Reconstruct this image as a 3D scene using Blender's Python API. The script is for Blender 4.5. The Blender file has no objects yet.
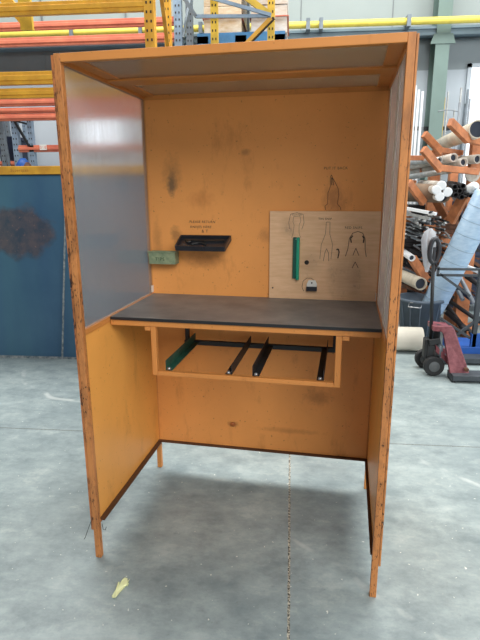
import bpy, bmesh, math, random
from mathutils import Vector, Matrix
random.seed(7)
S = bpy.context.scene
COL = S.collection
PI = math.pi

# ------------------------------------------------------------------ camera measurements
F = 516.73; PITCH = .2488; ROLL = -.0045; CZ = 1.5514; YAW = -.0972
cf = Vector((math.sin(YAW)*math.cos(PITCH), math.cos(YAW)*math.cos(PITCH), -math.sin(PITCH)))
r0 = Vector((math.cos(YAW), -math.sin(YAW), 0)); u0 = r0.cross(cf)
cr = math.cos(ROLL)*r0 + math.sin(ROLL)*u0
cu = -math.sin(ROLL)*r0 + math.cos(ROLL)*u0
CAM = Vector((0, 0, CZ))
def at(x, y, D):            # point of the hall at distance D (along the hall) that was measured at x, y in the photo
    d = cf + cr*(x-240)/F + cu*(320-y)/F
    return CAM + d*(D/d.y)
def onfloor(x, y, z=0):
    d = cf + cr*(x-240)/F + cu*(320-y)/F
    return CAM + d*((z-CZ)/d.z)

cam_d = bpy.data.cameras.new('camera'); cam = bpy.data.objects.new('camera', cam_d); COL.objects.link(cam)
cam_d.sensor_fit = 'VERTICAL'; cam_d.sensor_height = 36; cam_d.lens = F*36/640
cam_d.clip_start = .05; cam_d.clip_end = 100
M = Matrix((cr, cu, -cf)).transposed().to_4x4(); M.translation = CAM
cam.matrix_world = M
S.camera = cam

# ------------------------------------------------------------------ materials
def lin(c):
    return tuple((v/255/12.92 if v/255 <= .04045 else ((v/255+.055)/1.055)**2.4) for v in c) + (1,)
class NT:
    def __init__(s, m):
        s.t = m.node_tree; s.n = s.t.nodes; s.n.clear()
        s.out = s.n.new('ShaderNodeOutputMaterial')
    def new(s, k, **kw):
        n = s.n.new(k)
        for a, v in kw.items():
            if a in n.inputs: n.inputs[a].default_value = v
            else: setattr(n, a, v)
        return n
    def link(s, a, b): s.t.links.new(a, b)
    def noise(s, co, scale, detail=4, rough=.6):
        n = s.new('ShaderNodeTexNoise'); n.inputs['Scale'].default_value = scale
        n.inputs['Detail'].default_value = detail; n.inputs['Roughness'].default_value = rough
        s.link(co, n.inputs['Vector']); return n.outputs['Fac']
    def mapping(s, co, sc, loc=(0,0,0)):
        m = s.new('ShaderNodeMapping'); m.inputs['Scale'].default_value = sc; m.inputs['Location'].default_value = loc
        s.link(co, m.inputs['Vector']); return m.outputs[0]
    def ramp(s, fac, a, b, c0=(0,0,0,1), c1=(1,1,1,1)):
        r = s.new('ShaderNodeValToRGB'); r.color_ramp.elements[0].position = a; r.color_ramp.elements[1].position = b
        r.color_ramp.elements[0].color = c0; r.color_ramp.elements[1].color = c1
        s.link(fac, r.inputs[0]); return r.outputs[0]
    def mix(s, fac, a, b, mode='MIX'):
        m = s.new('ShaderNodeMix', data_type='RGBA', blend_type=mode)
        for v, i in ((fac, 0), (a, 6), (b, 7)):
            if isinstance(v, (int, float)): m.inputs[i].default_value = v
            elif isinstance(v, tuple): m.inputs[i].default_value = v
            else: s.link(v, m.inputs[i])
        return m.outputs[2]
    def math(s, op, a, b=0, c=0):
        m = s.new('ShaderNodeMath', operation=op)
        for i, v in enumerate((a, b, c)):
            if isinstance(v, (int, float)): m.inputs[i].default_value = v
            else: s.link(v, m.inputs[i])
        return m.outputs[0]
def mat(name, col, rough=.5, metal=0, var=.15, scale=12, stretch=(1,1,1), col2=None, spec=.5, bump=0):
    m = bpy.data.materials.new(name); m.use_nodes = True; t = NT(m)
    co = t.new('ShaderNodeTexCoord').outputs['Object']
    co = t.mapping(co, stretch)
    n = t.noise(co, scale)
    c = lin(col); d = lin(col2) if col2 else tuple(v*(1-var*1.6) for v in c[:3])+(1,)
    colr = t.mix(t.ramp(n, .35, .68), c, d)
    b = t.new('ShaderNodeBsdfPrincipled'); t.link(colr, b.inputs['Base Color'])
    b.inputs['Roughness'].default_value = rough; b.inputs['Metallic'].default_value = metal
    b.inputs['Specular IOR Level'].default_value = spec
    if bump:
        bp = t.new('ShaderNodeBump'); bp.inputs['Strength'].default_value = bump; bp.inputs['Distance'].default_value = .01
        t.link(n, bp.inputs['Height']); t.link(bp.outputs[0], b.inputs['Normal'])
    t.link(b.outputs[0], t.out.inputs[0])
    return m
def emat(name, col, strength):
    m = bpy.data.materials.new(name); m.use_nodes = True; t = NT(m)
    e = t.new('ShaderNodeEmission'); e.inputs[0].default_value = lin(col); e.inputs[1].default_value = strength
    t.link(e.outputs[0], t.out.inputs[0]); return m

def paint(name, col, dirt=.5, chips=.0, rough=.42, chipcol=(45,30,25), dirtcol=(120,70,30), chipscale=60, spots=None, dlo=.56):
    """painted steel with soft grime, specks and, on edges, chipped spots"""
    m = bpy.data.materials.new(name); m.use_nodes = True; t = NT(m)
    co = t.new('ShaderNodeTexCoord').outputs['Object']
    base = t.mix(t.ramp(t.noise(co, 2.2, 5), .35, .75), lin(col), tuple(v*.86 for v in lin(col)[:3])+(1,))
    g = t.ramp(t.noise(t.mapping(co, (1,1,.35)), 9, 8, .7), dlo, dlo+.22)
    base = t.mix(t.math('MULTIPLY', g, dirt), base, lin(dirtcol))
    sp = t.ramp(t.noise(co, 75, 3, .6), .67, .72)
    base = t.mix(t.math('MULTIPLY', sp, .55), base, lin((85,52,30)))
    if spots:                                   # soot stains at fixed places on the sheet
        for (x, z, rx, rz, a, c) in spots:
            v = t.mapping(co, (1/rx, 0, 1/rz), (-x/rx, 0, -z/rz))
            ln = t.new('ShaderNodeVectorMath', operation='LENGTH'); t.link(v, ln.inputs[0])
            r = t.ramp(t.math('ADD', ln.outputs['Value'], t.math('MULTIPLY', t.math('SUBTRACT', t.noise(co, 45, 5, .7), .5), 1.3)), .25, 1.05, (1,1,1,1), (0,0,0,1))
            base = t.mix(t.math('MULTIPLY', r, a), base, lin(c))
    if chips:
        ch = t.ramp(t.noise(t.mapping(co, (1.6,1.6,.5)), chipscale, 4, .65), .66-chips*.12, .69-chips*.12)
        low = t.ramp(t.noise(co, 3.1, 2), .42, .55)
        base = t.mix(t.math('MULTIPLY', ch, low), base, lin(chipcol))
    b = t.new('ShaderNodeBsdfPrincipled'); t.link(base, b.inputs['Base Color'])
    b.inputs['Roughness'].default_value = rough; b.inputs['Specular IOR Level'].default_value = .35
    t.link(b.outputs[0], t.out.inputs[0]); return m

ORANGE = (204,134,70)
PANEL = (228,154,84)
m_frame = paint('booth_frame_paint', ORANGE, .5, .0)
m_edge = paint('booth_worn_edge_paint', (198,130,74), .95, .75, chipscale=90, dirtcol=(122,78,48), dlo=.44)
m_strip = paint('booth_chipped_edge_paint', (196,122,70), .9, 1.3, chipscale=60, dirtcol=(116,74,46), dlo=.42)
m_low = paint('booth_rusty_rail_paint', (170,98,50), .9, .9, dirtcol=(60,38,28))
m_dark = paint('booth_dirty_rail_top', (84,58,44), .8, .5, dirtcol=(40,30,26))
m_side = paint('booth_side_panel_paint', (238,168,84), .35, .0, spots=[(0,0,1,1,0,(0,0,0))][:0])
m_back = paint('booth_back_panel_paint', PANEL, .45, .0, spots=[
    (.148,1.575,.03,.07,.85,(95,80,62)), (.15,1.62,.06,.11,.4,(130,95,60)), (.16,1.33,.035,.05,.55,(110,80,50)), (.30,1.20,.12,.05,.45,(140,90,50)),
    (.29,1.50,.09,.05,.3,(170,100,50)), (.52,1.72,.03,.02,.5,(120,80,50)), (.62,1.33,.05,.04,.35,(120,80,50)), (.06,1.30,.03,.12,.4,(140,95,55)),
    (.94,1.50,.06,.09,.45,(130,80,50)), (.45,.311,.035,.02,.7,(120,70,40)), (.9,.5,.09,.05,.35,(110,70,40)), (.75,.3,.2,.02,.3,(120,75,40))])
m_floor = None

def translucent(name, col, tr=.55, rough=.28):
    m = bpy.data.materials.new(name); m.use_nodes = True; t = NT(m)
    co = t.new('ShaderNodeTexCoord').outputs['Object']
    n = t.noise(t.mapping(co, (30,30,1.6)), 3, 5, .7)
    b = t.new('ShaderNodeBsdfPrincipled')
    t.link(t.mix(t.ramp(n, .4, .7), lin(col), tuple(v*.88 for v in lin(col)[:3])+(1,)), b.inputs['Base Color'])
    b.inputs['Transmission Weight'].default_value = tr
    b.inputs['IOR'].default_value = 1.2
    t.link(t.math('MULTIPLY_ADD', n, .12, rough-.06), b.inputs['Roughness'])
    t.link(b.outputs[0], t.out.inputs[0])
    return m
m_poly = translucent('scratched_frosted_plastic', (228,228,228), .84, .14)
m_roofpoly = translucent('dusty_brownish_plastic', (176,154,130), .6, .22)
m_poly2 = translucent('painted_backlight_plastic', (240,232,228), .5, .25)  # same frosted plastic, lightened in colour for bright wall light coming through

# dark scuffed worktop
m_top = mat('scuffed_black_sheet', (90,90,91), .42, .0, scale=7, col2=(122,119,116), spec=.5)
m_topedge = mat('black_edge', (26,27,30), .5)
m_blk = mat('black_steel', (42,44,46), .5, .3)
m_blk2 = mat('black_plastic', (44,46,52), .32, 0, .2)
m_grn = mat('dark_green_steel', (44,92,76), .5, .1, .3, 20)
m_gtray = mat('chipped_green_paint', (142,152,120), .6, 0, .3, 40, col2=(106,122,94))
m_teal = mat('teal_plastic', (30,150,118), .35, 0, .08)
m_tealD = mat('dark_teal_plastic', (16,86,72), .4, 0, .1)
m_ink = mat('marker_ink', (70,52,40), .8, 0, .1)
m_inkb = mat('faded_ink', (106,88,74), .8, 0, .1)
m_white = mat('white_plastic', (228,228,222), .5, 0, .08)
m_tape = mat('white_tape', (226,216,204), .7, 0, .1)
m_steel = mat('bright_steel', (176,178,180), .35, .8, .1)
m_leaf = mat('pale_yellow_paper', (226,230,176), .8, 0, .08)

# plywood
def plywood():
    m = bpy.data.materials.new('plywood'); m.use_nodes = True; t = NT(m)
    co = t.new('ShaderNodeTexCoord').outputs['Object']
    n = t.noise(t.mapping(co, (3,1,26)), 3, 6, .65)
    c = t.mix(t.ramp(n, .3, .75), lin((228,188,148)), lin((208,164,122)))
    s = t.ramp(t.noise(t.mapping(co, (1,1,.8), (.3,0,0)), 14, 8, .75), .55, .75)
    for (x, z, rx, rz, a) in ((.36,.12,.09,.16,1.0), (.20,.18,.07,.09,.9), (.09,.35,.05,.06,.8), (.42,.10,.05,.16,.9)):
        v = t.mapping(co, (1/rx, 0, 1/rz), (-x/rx, 0, -z/rz))
        ln = t.new('ShaderNodeVectorMath', operation='LENGTH'); t.link(v, ln.inputs[0])
        r = t.ramp(ln.outputs['Value'], .2, 1.1, (1,1,1,1), (0,0,0,1))
        c = t.mix(t.math('MULTIPLY', t.math('MULTIPLY', r, t.math('ADD', s, .25)), a), c, lin((104,86,72)))
    b = t.new('ShaderNodeBsdfPrincipled'); t.link(c, b.inputs['Base Color']); b.inputs['Roughness'].default_value = .65
    t.link(b.outputs[0], t.out.inputs[0]); return m
m_ply = plywood()

def floor_mat():
    m = bpy.data.materials.new('worn_grey_concrete'); m.use_nodes = True; t = NT(m)
    co = t.new('ShaderNodeTexCoord').outputs['Object']
    a = t.noise(co, 1.1, 8, .62); b_ = t.noise(t.mapping(co, (1,1.6,1)), 7, 9, .72); d = t.noise(co, 60, 4, .7)
    c = t.mix(t.ramp(a, .32, .7), lin((164,176,175)), lin((128,141,143)))
    c = t.mix(t.math('MULTIPLY', t.ramp(b_, .42, .72), .55), c, lin((98,112,115)))
    c = t.mix(t.math('MULTIPLY', t.ramp(b_, .22, .42, (1,1,1,1), (0,0,0,1)), .5), c, lin((190,196,190)))
    c = t.mix(t.math('MULTIPLY', t.ramp(d, .62, .72), .35), c, lin((96,100,100)))
    e = t.noise(t.mapping(co, (1,1.3,1), (4,2,0)), 3.2, 10, .74)
    c = t.mix(t.math('MULTIPLY', t.ramp(e, .48, .68), .6), c, lin((92,106,110)))
    c = t.mix(t.math('MULTIPLY', t.ramp(e, .30, .44, (1,1,1,1), (0,0,0,1)), .4), c, lin((196,204,198)))
    # pale specks and scratches
    g = t.ramp(t.noise(co, 52, 2, .5), .725, .745)
    c = t.mix(t.math('MULTIPLY', g, .8), c, lin((226,228,218)))
    w = t.new('ShaderNodeTexWave', wave_type='BANDS', bands_direction='DIAGONAL'); w.inputs['Scale'].default_value = .33
    w.inputs['Distortion'].default_value = 9; w.inputs['Detail'].default_value = 3; w.inputs['Detail Scale'].default_value = .9
    t.link(co, w.inputs['Vector'])
    sc = t.math('MULTIPLY', t.ramp(w.outputs['Fac'], .0, .004, (1,1,1,1), (0,0,0,1)), t.ramp(t.noise(co, 2.4), .5, .6))
    c = t.mix(t.math('MULTIPLY', sc, .5), c, lin((205,210,206)))
    # saw-cut joints at x = .02 and y = 3.02, crumbled filler
    sep = t.new('ShaderNodeSeparateXYZ'); t.link(co, sep.inputs[0])
    wob = t.math('MULTIPLY', t.math('SUBTRACT', t.noise(co, 30, 3), .5), .008)
    jx = t.math('LESS_THAN', t.math('ABSOLUTE', t.math('ADD', t.math('SUBTRACT', sep.outputs[0], .021), wob)), .005)
    jy = t.math('LESS_THAN', t.math('ABSOLUTE', t.math('ADD', t.math('SUBTRACT', sep.outputs[1], 3.022), wob)), .0055)
    fil = t.ramp(t.noise(co, 90, 3), .42, .6)
    c = t.mix(jx, c, t.mix(fil, lin((70,70,66)), lin((196,190,172))))
    c = t.mix(t.math('MULTIPLY', jy, .8), c, t.mix(fil, lin((80,84,84)), lin((120,122,118))))
    b = t.new('ShaderNodeBsdfPrincipled'); t.link(c, b.inputs['Base Color'])
    t.link(t.math('MULTIPLY_ADD', a, .3, .3), b.inputs['Roughness']); b.inputs['Specular IOR Level'].default_value = .4
    bp = t.new('ShaderNodeBump'); bp.inputs['Strength'].default_value = .12; bp.inputs['Distance'].default_value = .005
    t.link(b_, bp.inputs['Height']); t.link(bp.outputs[0], b.inputs['Normal'])
    t.link(b.outputs[0], t.out.inputs[0]); return m
m_floor = floor_mat()

def blue_sheet():
    m = bpy.data.materials.new('scorched_blue_steel'); m.use_nodes = True; t = NT(m)
    co = t.new('ShaderNodeTexCoord').outputs['Object']
    c = t.mix(t.ramp(t.noise(t.mapping(co, (1,1,.6)), 1.6, 5), .3, .75), lin((70,104,130)), lin((46,80,112)))
    tealm = t.ramp(t.noise(t.mapping(co, (2,1,.15), (1.3,0,0)), 1.1, 2), .42, .72)
    c = t.mix(t.math('MULTIPLY', tealm, .45), c, lin((78,120,130)))
    wv = t.mapping(co, (1/.36, 0, 1/.24), (-.20/.33, 0, -1.08/.22))
    ln = t.new('ShaderNodeVectorMath', operation='LENGTH'); t.link(wv, ln.inputs[0])
    dist = t.math('ADD', ln.outputs['Value'], t.math('MULTIPLY', t.math('SUBTRACT', t.noise(co, 5, 6), .5), 1.1))
    c = t.mix(t.ramp(dist, .75, 1.05, (.8,.8,.8,1), (0,0,0,1)), c, t.mix(t.ramp(t.noise(co, 8, 6, .7), .4, .62), lin((58,62,72)), lin((96,80,78))))
    sp = t.math('MULTIPLY', t.ramp(t.noise(co, 30, 5, .7), .6, .72), t.ramp(dist, .55, .95, (1,1,1,1), (0,0,0,1)))
    c = t.mix(sp, c, lin((176,130,112)))
    b = t.new('ShaderNodeBsdfPrincipled'); t.link(c, b.inputs['Base Color']); b.inputs['Roughness'].default_value = .38
    b.inputs['Specular IOR Level'].default_value = .35
    t.link(b.outputs[0], t.out.inputs[0]); return m
m_sheet = blue_sheet()
m_sheetedge = mat('scuffed_grey_edge', (92,108,116), .6, .2, .3, 30, col2=(170,172,170))
m_yel = mat('yellow_rack_paint', (228,172,52), .5, 0, .2, 5, col2=(196,140,44))
m_yel2 = mat('bright_yellow_rack_paint', (226,186,62), .5, 0, .2, 6)
m_red = mat('orange_red_rack_paint', (216,126,96), .5, 0, .2, 5, col2=(194,102,80))
m_blu = mat('rack_blue_grey_paint', (140,160,180), .5, .1, .2, 8)
m_gal = mat('galvanised_grey', (128,138,146), .5, .4, .2, 10)
m_hole = mat('dark_hole', (48,42,36), .8)
m_pal = mat('blue_pallet_paint', (72,138,196), .6, 0, .25, 7)
m_wrap = mat('shrink_wrapped_board', (222,208,186), .4, 0, .2, 9, (1,1,3), col2=(196,168,130))
m_wrap2 = mat('shrink_wrapped_grey_board', (214,208,200), .4, 0, .15, 9, (1,1,3), col2=(190,170,150))
m_pipe = mat('yellow_gas_pipe', (240,220,96), .4, 0, .08)
m_wall = mat('pale_wall_cladding', (190,200,208), .7, 0, .06, 1)
m_wallup = mat('grey_wall_cladding', (146,156,160), .7, 0, .08, 1)
m_walltop = mat('light_grey_cladding', (156,166,164), .7, 0, .06, 1)
m_walldk = mat('dark_grey_cladding', (124,130,132), .7, 0, .1, 1.5)
m_beam = mat('slate_steel_beam', (118,138,150), .5, .1, .12, 4)
m_colg = mat('green_grey_column', (112,134,128), .5, 0, .08, 3)
m_orng = mat('rack_orange_paint', (210,134,86), .6, 0, .25, 9, col2=(160,98,62))
m_pvc = mat('dusty_grey_pipe', (204,198,188), .55, 0, .2, 9, col2=(160,152,140))
m_cream = mat('cream_pipe', (206,196,176), .55, 0, .2, 9)
m_inner = mat('pipe_inside', (48,56,70), .8)
m_alu = mat('aluminium_profile', (190,192,190), .4, .5, .25, 20)
m_brn = mat('brown_cardboard', (128,106,86), .8, 0, .25, 8)
m_dkcl = mat('dark_steel_stock', (50,48,50), .55, .3, .4, 20)
m_rust = mat('rusty_steel_stock', (112,72,50), .7, .1, .4, 20)
m_rod = mat('grey_section', (158,164,170), .5, .3, .15, 10)
m_wrod = mat('white_section', (230,234,236), .4, 0, .05, 10)
m_bin = mat('slate_blue_plastic', (84,98,112), .5, 0, .15, 6)
m_bubble = mat('pale_blue_duct_film', (176,200,220), .3, 0, .12, 14, (1,1,3), col2=(150,180,206))
m_ring = mat('duct_ring', (146,168,188), .5)
m_jred = mat('worn_red_paint', (98,38,48), .5, 0, .3, 25, col2=(134,74,80))
m_fork = mat('grey_fork_steel', (74,80,86), .5, .3, .2, 12)
m_rub = mat('black_rubber', (34,36,38), .7)
m_hub = mat('grey_hub', (88,92,94), .5, .2)
m_bag = translucent('clear_plastic_bag', (236,238,242), .6, .3)
m_roll = mat('beige_roll', (218,212,196), .7, 0, .08, 5)
m_blue = mat('strong_blue_paint', (36,92,176), .5, 0, .15, 8)
m_navy = mat('navy_dark', (42,52,78), .6, 0, .3, 9)

# ------------------------------------------------------------------ mesh builder
class MB:
    def __init__(s): s.b = bmesh.new(); s.k = 0
    def _m(s, fs):
        for f in fs: f.material_index = s.k
    def box(s, x0, x1, y0, y1, z0, z1):
        v = [s.b.verts.new((x, y, z)) for z in (z0, z1) for y in (y0, y1) for x in (x0, x1)]
        s._m([s.b.faces.new([v[i] for i in q]) for q in ((0,2,3,1),(4,5,7,6),(0,1,5,4),(2,6,7,3),(0,4,6,2),(1,3,7,5))]); return s
    def frame(s, p, q, up):
        d = (q-p).normalized(); u = Vector(up); u = (u - d*u.dot(d))
        if u.length < 1e-4: u = Vector((1,0,0)) - d*d.x
        u.normalize(); return d, u, d.cross(u)
    def bar(s, p, q, w, h, up=(0,0,1)):     # w across, h along up
        p = Vector(p); q = Vector(q); d, u, r = s.frame(p, q, up)
        v = []
        for e in (p, q):
            for a, b in ((-1,-1),(1,-1),(1,1),(-1,1)): v.append(s.b.verts.new(e + r*a*w/2 + u*b*h/2))
        s._m([s.b.faces.new([v[i] for i in f]) for f in ((0,1,2,3),(7,6,5,4),(0,4,5,1),(1,5,6,2),(2,6,7,3),(3,7,4,0))]); return s
    def tube(s, pts, rad, n=10, caps=True, up=None, closed=False):
        pts = [Vector(p) for p in pts]; rings = []
        rs = rad if isinstance(rad, (list, tuple)) else [rad]*len(pts)
        if up is None: up = Vector((0,0,1)) if abs((pts[-1]-pts[0]).normalized().z) < .95 else Vector((1,0,0))
        for i, p in enumerate(pts):
            a = pts[max(i-1,0)]; c = pts[min(i+1,len(pts)-1)]
            if closed: a = pts[(i-1)%len(pts)]; c = pts[(i+1)%len(pts)]
            d, u, r = s.frame(a, c, up)
            rings.append([s.b.verts.new(p + (r*math.cos(t)+u*math.sin(t))*rs[i]) for t in (2*PI*k/n for k in range(n))])
        for A, B in zip(rings, rings[1:] + (rings[:1] if closed else [])):
            for k in range(n):
                f = s.b.faces.new((A[k], A[(k+1)%n], B[(k+1)%n], B[k])); f.smooth = True; f.material_index = s.k
        if caps and not closed:
            for R_ in (rings[0], rings[-1]):
                s._m([s.b.faces.new(R_)])
        return s
    def pipe(s, p, q, r, th=.006, n=18, depth=.12, r2=None):   # hollow both ends; material index +1 inside
        p = Vector(p); q = Vector(q); d = (q-p).normalized(); r2 = r2 or r
        L = (q-p).length; depth = min(depth, L*.3)
        return s.lathe(p, [(r-th,depth),(r-th,0),(r,0),(r2,L),(r2-th,L),(r2-th,L-depth)], n, d)
    def poly(s, pts, ext):                    # prism from planar polygon
        ext = Vector(ext); a = [s.b.verts.new(Vector(p)) for p in pts]; b = [s.b.verts.new(Vector(p)+ext) for p in pts]
        n = len(a); fs = [s.b.faces.new(a), s.b.faces.new(b[::-1])]
        for i in range(n): fs.append(s.b.faces.new((a[i], b[i], b[(i+1)%n], a[(i+1)%n])))
        s._m(fs); return s
    def lathe(s, c, prof, n=24, axis=(0,0,1), closed=False):
        c = Vector(c); ax = Vector(axis).normalized()
        u = ax.orthogonal().normalized(); r = ax.cross(u); rings = []
        for rad, h in prof:
            rings.append([s.b.verts.new(c + ax*h + (u*math.cos(t)+r*math.sin(t))*rad) for t in (2*PI*k/n for k in range(n))])
        for j, (A, B) in enumerate(zip(rings, rings[1:])):
            sm = abs(prof[j+1][1]-prof[j][1]) > .6*abs(prof[j+1][0]-prof[j][0])
            for k in range(n):
                f = s.b.faces.new((A[k], A[(k+1)%n], B[(k+1)%n], B[k])); f.smooth = sm; f.material_index = s.k
        for R_ in (rings[0], rings[-1]): s._m([s.b.faces.new(R_)])
        return s
    def build(s, name, m, parent=None, bevel=0, label=None, at0=None):
        bmesh.ops.recalc_face_normals(s.b, faces=s.b.faces)
        me = bpy.data.meshes.new(name)
        if at0 is not None:
            for v in s.b.verts: v.co -= Vector(at0)
        s.b.to_mesh(me); s.b.free()
        for q in (m if isinstance(m, (list, tuple)) else [m]): me.materials.append(q)
        o = bpy.data.objects.new(name, me); COL.objects.link(o)
        if at0 is not None: o.location = at0
        if parent: o.parent = parent
        if label: o['label'] = label
        if bevel:
            b = o.modifiers.new('bevel', 'BEVEL'); b.width = bevel; b.segments = 2; b.limit_method = 'ANGLE'
        return o
def tag(o, label, cat, group=None, kind=None):
    o['label'] = label; o['category'] = cat
    if group: o['group'] = group
    if kind: o['kind'] = kind
    return o
def thing(name, label, cat, loc=(0,0,0), rotz=0, group=None):
    o = bpy.data.objects.new(name, None); COL.objects.link(o); o.empty_display_size = .1
    o.location = loc; o.rotation_euler = (0,0,rotz); return tag(o, label, cat, group)
def struct(mb, name, m):
    o = mb.build(name, m); o['kind'] = 'structure'; return o
def text(body, size, name, m, parent, loc, rot=(PI/2,0,0), label=None, shear=0, align='LEFT'):
    c = bpy.data.curves.new(name, 'FONT'); c.body = body; c.size = size; c.extrude = .0004; c.align_x = align; c.shear = shear
    c.space_character = 1.15
    tmp = bpy.data.objects.new(name+'_curve', c); COL.objects.link(tmp)
    bpy.context.view_layer.update()
    me = bpy.data.meshes.new_from_object(tmp.evaluated_get(bpy.context.evaluated_depsgraph_get()))
    bpy.data.objects.remove(tmp); bpy.data.curves.remove(c)
    me.materials.clear(); me.materials.append(m)
    o = bpy.data.objects.new(name, me); COL.objects.link(o); o.location = loc; o.rotation_euler = rot; o.parent = parent
    if label: o['label'] = label
    return o

# ------------------------------------------------------------------ the hall
WD = 8.0
struct(MB().box(-9, 8, -6, WD+.3, -.1, 0), 'floor', m_floor)
zsplit = at(440, 70, WD).z; zb0 = at(480, 34.5, WD-.2).z; zb1 = at(480, 27, WD-.2).z
w = MB()
w.box(-9, 8, WD, WD+.2, 0, zsplit); w.k = 1
w.box(-9, 8, WD, WD+.2, zsplit, zb1); w.k = 2
w.box(-9, 8, WD, WD+.2, zb1, 6); w.k = 3
w.box(-9, -1.6, WD-.03, WD, at(20,73,WD).z, at(20,46,WD).z)
for i in range(13):                       # cladding joints
    x = -8.6 + i*1.24
    w.box(x, x+.012, WD-.035 if x < -1.6 else WD-.006, WD, at(20,73,WD).z, 6)
o = struct(w, 'wall_back', [m_wall, m_wallup, m_walltop, m_walldk])
struct(MB().box(-9, 8, WD-.25, WD-.001, zb0, zb1).box(-9, 8, WD-.28, WD-.22, zb0-.01, zb0+.02).box(-9, 8, WD-.28, WD-.22, zb1-.02, zb1+.01), 'trim_1', m_beam)
# green-grey column
cx = at(434.5, 120, WD-.2).x
struct(MB().box(cx-.09, cx+.09, WD-.3, WD-.285, 0, 6).box(cx-.09, cx+.09, WD-.03, WD-.012, 0, 6).box(cx-.012, cx+.012, WD-.285, WD-.03, 0, 6)
       .poly([(cx-.16,WD-.31,zb0-.12),(cx+.16,WD-.31,zb0-.12),(cx+.12,WD-.31,zb0),(cx-.12,WD-.31,zb0)], (0,.02,0)), 'trim_2', m_colg)
# window strip at the right
p0 = at(470, 150, WD); p1 = at(471, 68, WD)
wx = p1.x
struct(MB().box(wx, wx+.9, WD-.02, WD-.001, .9, p1.z), 'window_1', emat('glowing_pane', (236,244,252), 2.0))
struct(MB().box(wx-.05, wx, WD-.04, WD, .85, p1.z+.05).box(wx-.05, wx+.95, WD-.04, WD, p1.z, p1.z+.05).box(wx-.05, wx+.95, WD-.04, WD, .85, .9), 'trim_3', m_wall)
p0 = at(84, 150, WD); p1 = at(122, 116, WD)
struct(MB().box(p0.x, p1.x, WD-.02, WD-.001, p0.z, p1.z), 'added_glow_pane', bpy.data.materials['glowing_pane'])  # added glowing pane, gives the bright patch behind the left plastic panel
struct(MB().box(p0.x-.05, p0.x, WD-.04, WD, p0.z-.05, p1.z+.05).box(p1.x, p1.x+.05, WD-.04, WD, p0.z-.05, p1.z+.05).box(p0.x, p1.x, WD-.04, WD, p1.z, p1.z+.05).box(p0.x, p1.x, WD-.04, WD, p0.z-.05, p0.z), 'added_pane_frame', m_wall)  # frame around the added pane
# gas pipe
zp = at(480, 19, WD-.4).z
pp = thing('gas_pipe', 'long bright yellow pipe running along the back wall above the grey beam', 'pipe', (0, WD-.4, zp))
MB().tube([(-8.5,0,0),(7.5,0,0)], .043, 16).build('pipe', m_pipe, pp)
for px in (308, 321, 408, 72, 141, 201):
    x = at(px, 25, WD-.4).x
    MB().box(x-.025, x+.025, -.065, .17, -.07, .065).build('bracket', m_gal, pp)
zp2 = at(440, 39, WD-.1).z
tag(MB().tube([(cx+.1,WD-.1,zp2),(7,WD-.1,zp2)], .012, 8).tube([(1.0,WD-.1,zp2),(cx-.1,WD-.1,zp2)], .012, 8).build('cable', m_gal), 'thin grey cable along the wall just below the grey beam', 'cable')

# ------------------------------------------------------------------ the booth
BO = Vector((-.81614, 1.85536, 0)); BR = -.105
W = 1.1828; D = .7904; H = 2.0; T = .025; Z1 = .16; ZW = 1.022
booth = thing('welding_booth', 'tall open-fronted orange steel booth with dark shelf, plastic sides and worn edges', 'workbench', BO, BR)
P = booth
for x in (0, W-T):
    MB().box(x, x+T, 0, T, 0, H).build('leg', m_edge, P, .002)
    MB().box(x, x+T, D-T, D, 0, H).build('leg', m_frame, P, .002)
MB().box(-.0115, -.0015, .003, .026, .135, H-.004).build('edge_strip', m_strip, P, .001)
MB().box(W+.0015, W+.0085, .003, .026, .142, H-.004).build('edge_strip', m_edge, P, .001)
MB().box(T, W-T, 0, T, H-.028, H).build('top_rail', m_frame, P, .002)
MB().box(T, W-T, D-T, D, H-T-.01, H).build('top_rail', m_frame, P, .002)
for x in (0, W-T):
    MB().box(x, x+T, T, D-T, H-T-.006, H).build('top_rail', m_frame, P, .002)
MB().box(T, W-T, .355, .455, H-.026, H-.018).build('roof_crossbar', m_frame, P, .001)
for x in (T, W-T-.05): MB().box(x, x+.05, T, D-T, H-.018, H-.014).build('roof_flange', m_frame, P, .0005)
MB().box(T, W-T, T, D-T, H-.013, H-.009).build('roof_panel', m_roofpoly, P)
MB().box(T+.0, W-T, D-T-.002, D-T+.002, Z1+.02, H-T-.01).build('back_panel', m_back, P)
MB().box(T, W-T, D-T-.0, D, Z1, Z1+.02).build('bottom_rail', m_low, P, .002)
MB().box(T, W-T, D-T-.024, D-T-.0025, Z1+.015, Z1+.02).build('dirt_ledge', m_dark, P)
for s, x in ((1, 0), (-1, W-T)):
    MB().box(x, x+T, T, D-T, Z1, Z1+.012).build('bottom_rail', m_low, P, .002)
    xi = x+T if s > 0 else x
    MB().box(min(x+T/2, xi+(.018 if s > 0 else -.006)), max(x+T/2, xi+(.018 if s > 0 else -.006)), T, D-T, Z1+.0125, Z1+.017).build('dirt_ledge', m_dark, P)
    xc = x+T/2 + s*.004
    MB().box(xc-.0015, xc+.0015, T, D-T, Z1+.0175, 1.0).build('side_panel', m_side, P)
    MB().box(x, x+T, T, D-T, 1.0, 1.02).build('middle_rail', m_frame, P, .0015)
    MB().box(xc-.002, xc+.002, T, D-T, 1.02, H-T-.006).build('plastic_panel', m_poly if s > 0 else m_poly2, P, label='scratched frosted plastic side panel')
    if s < 0:
        for ya, yb_ in ((.26,.33),(.66,.70)): MB().box(xc-.0045, xc-.0025, ya, yb_, 1.025, H-T-.012).build('film_strip', m_tape, P, 0, 'pale peeling strip of protective film')
    MB().box(xi if s > 0 else xi-.003, xi+.003 if s > 0 else xi, D-T-.028, D-T-.003, 1.03, 1.065).build('tape_patch', m_tape, P)
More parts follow.
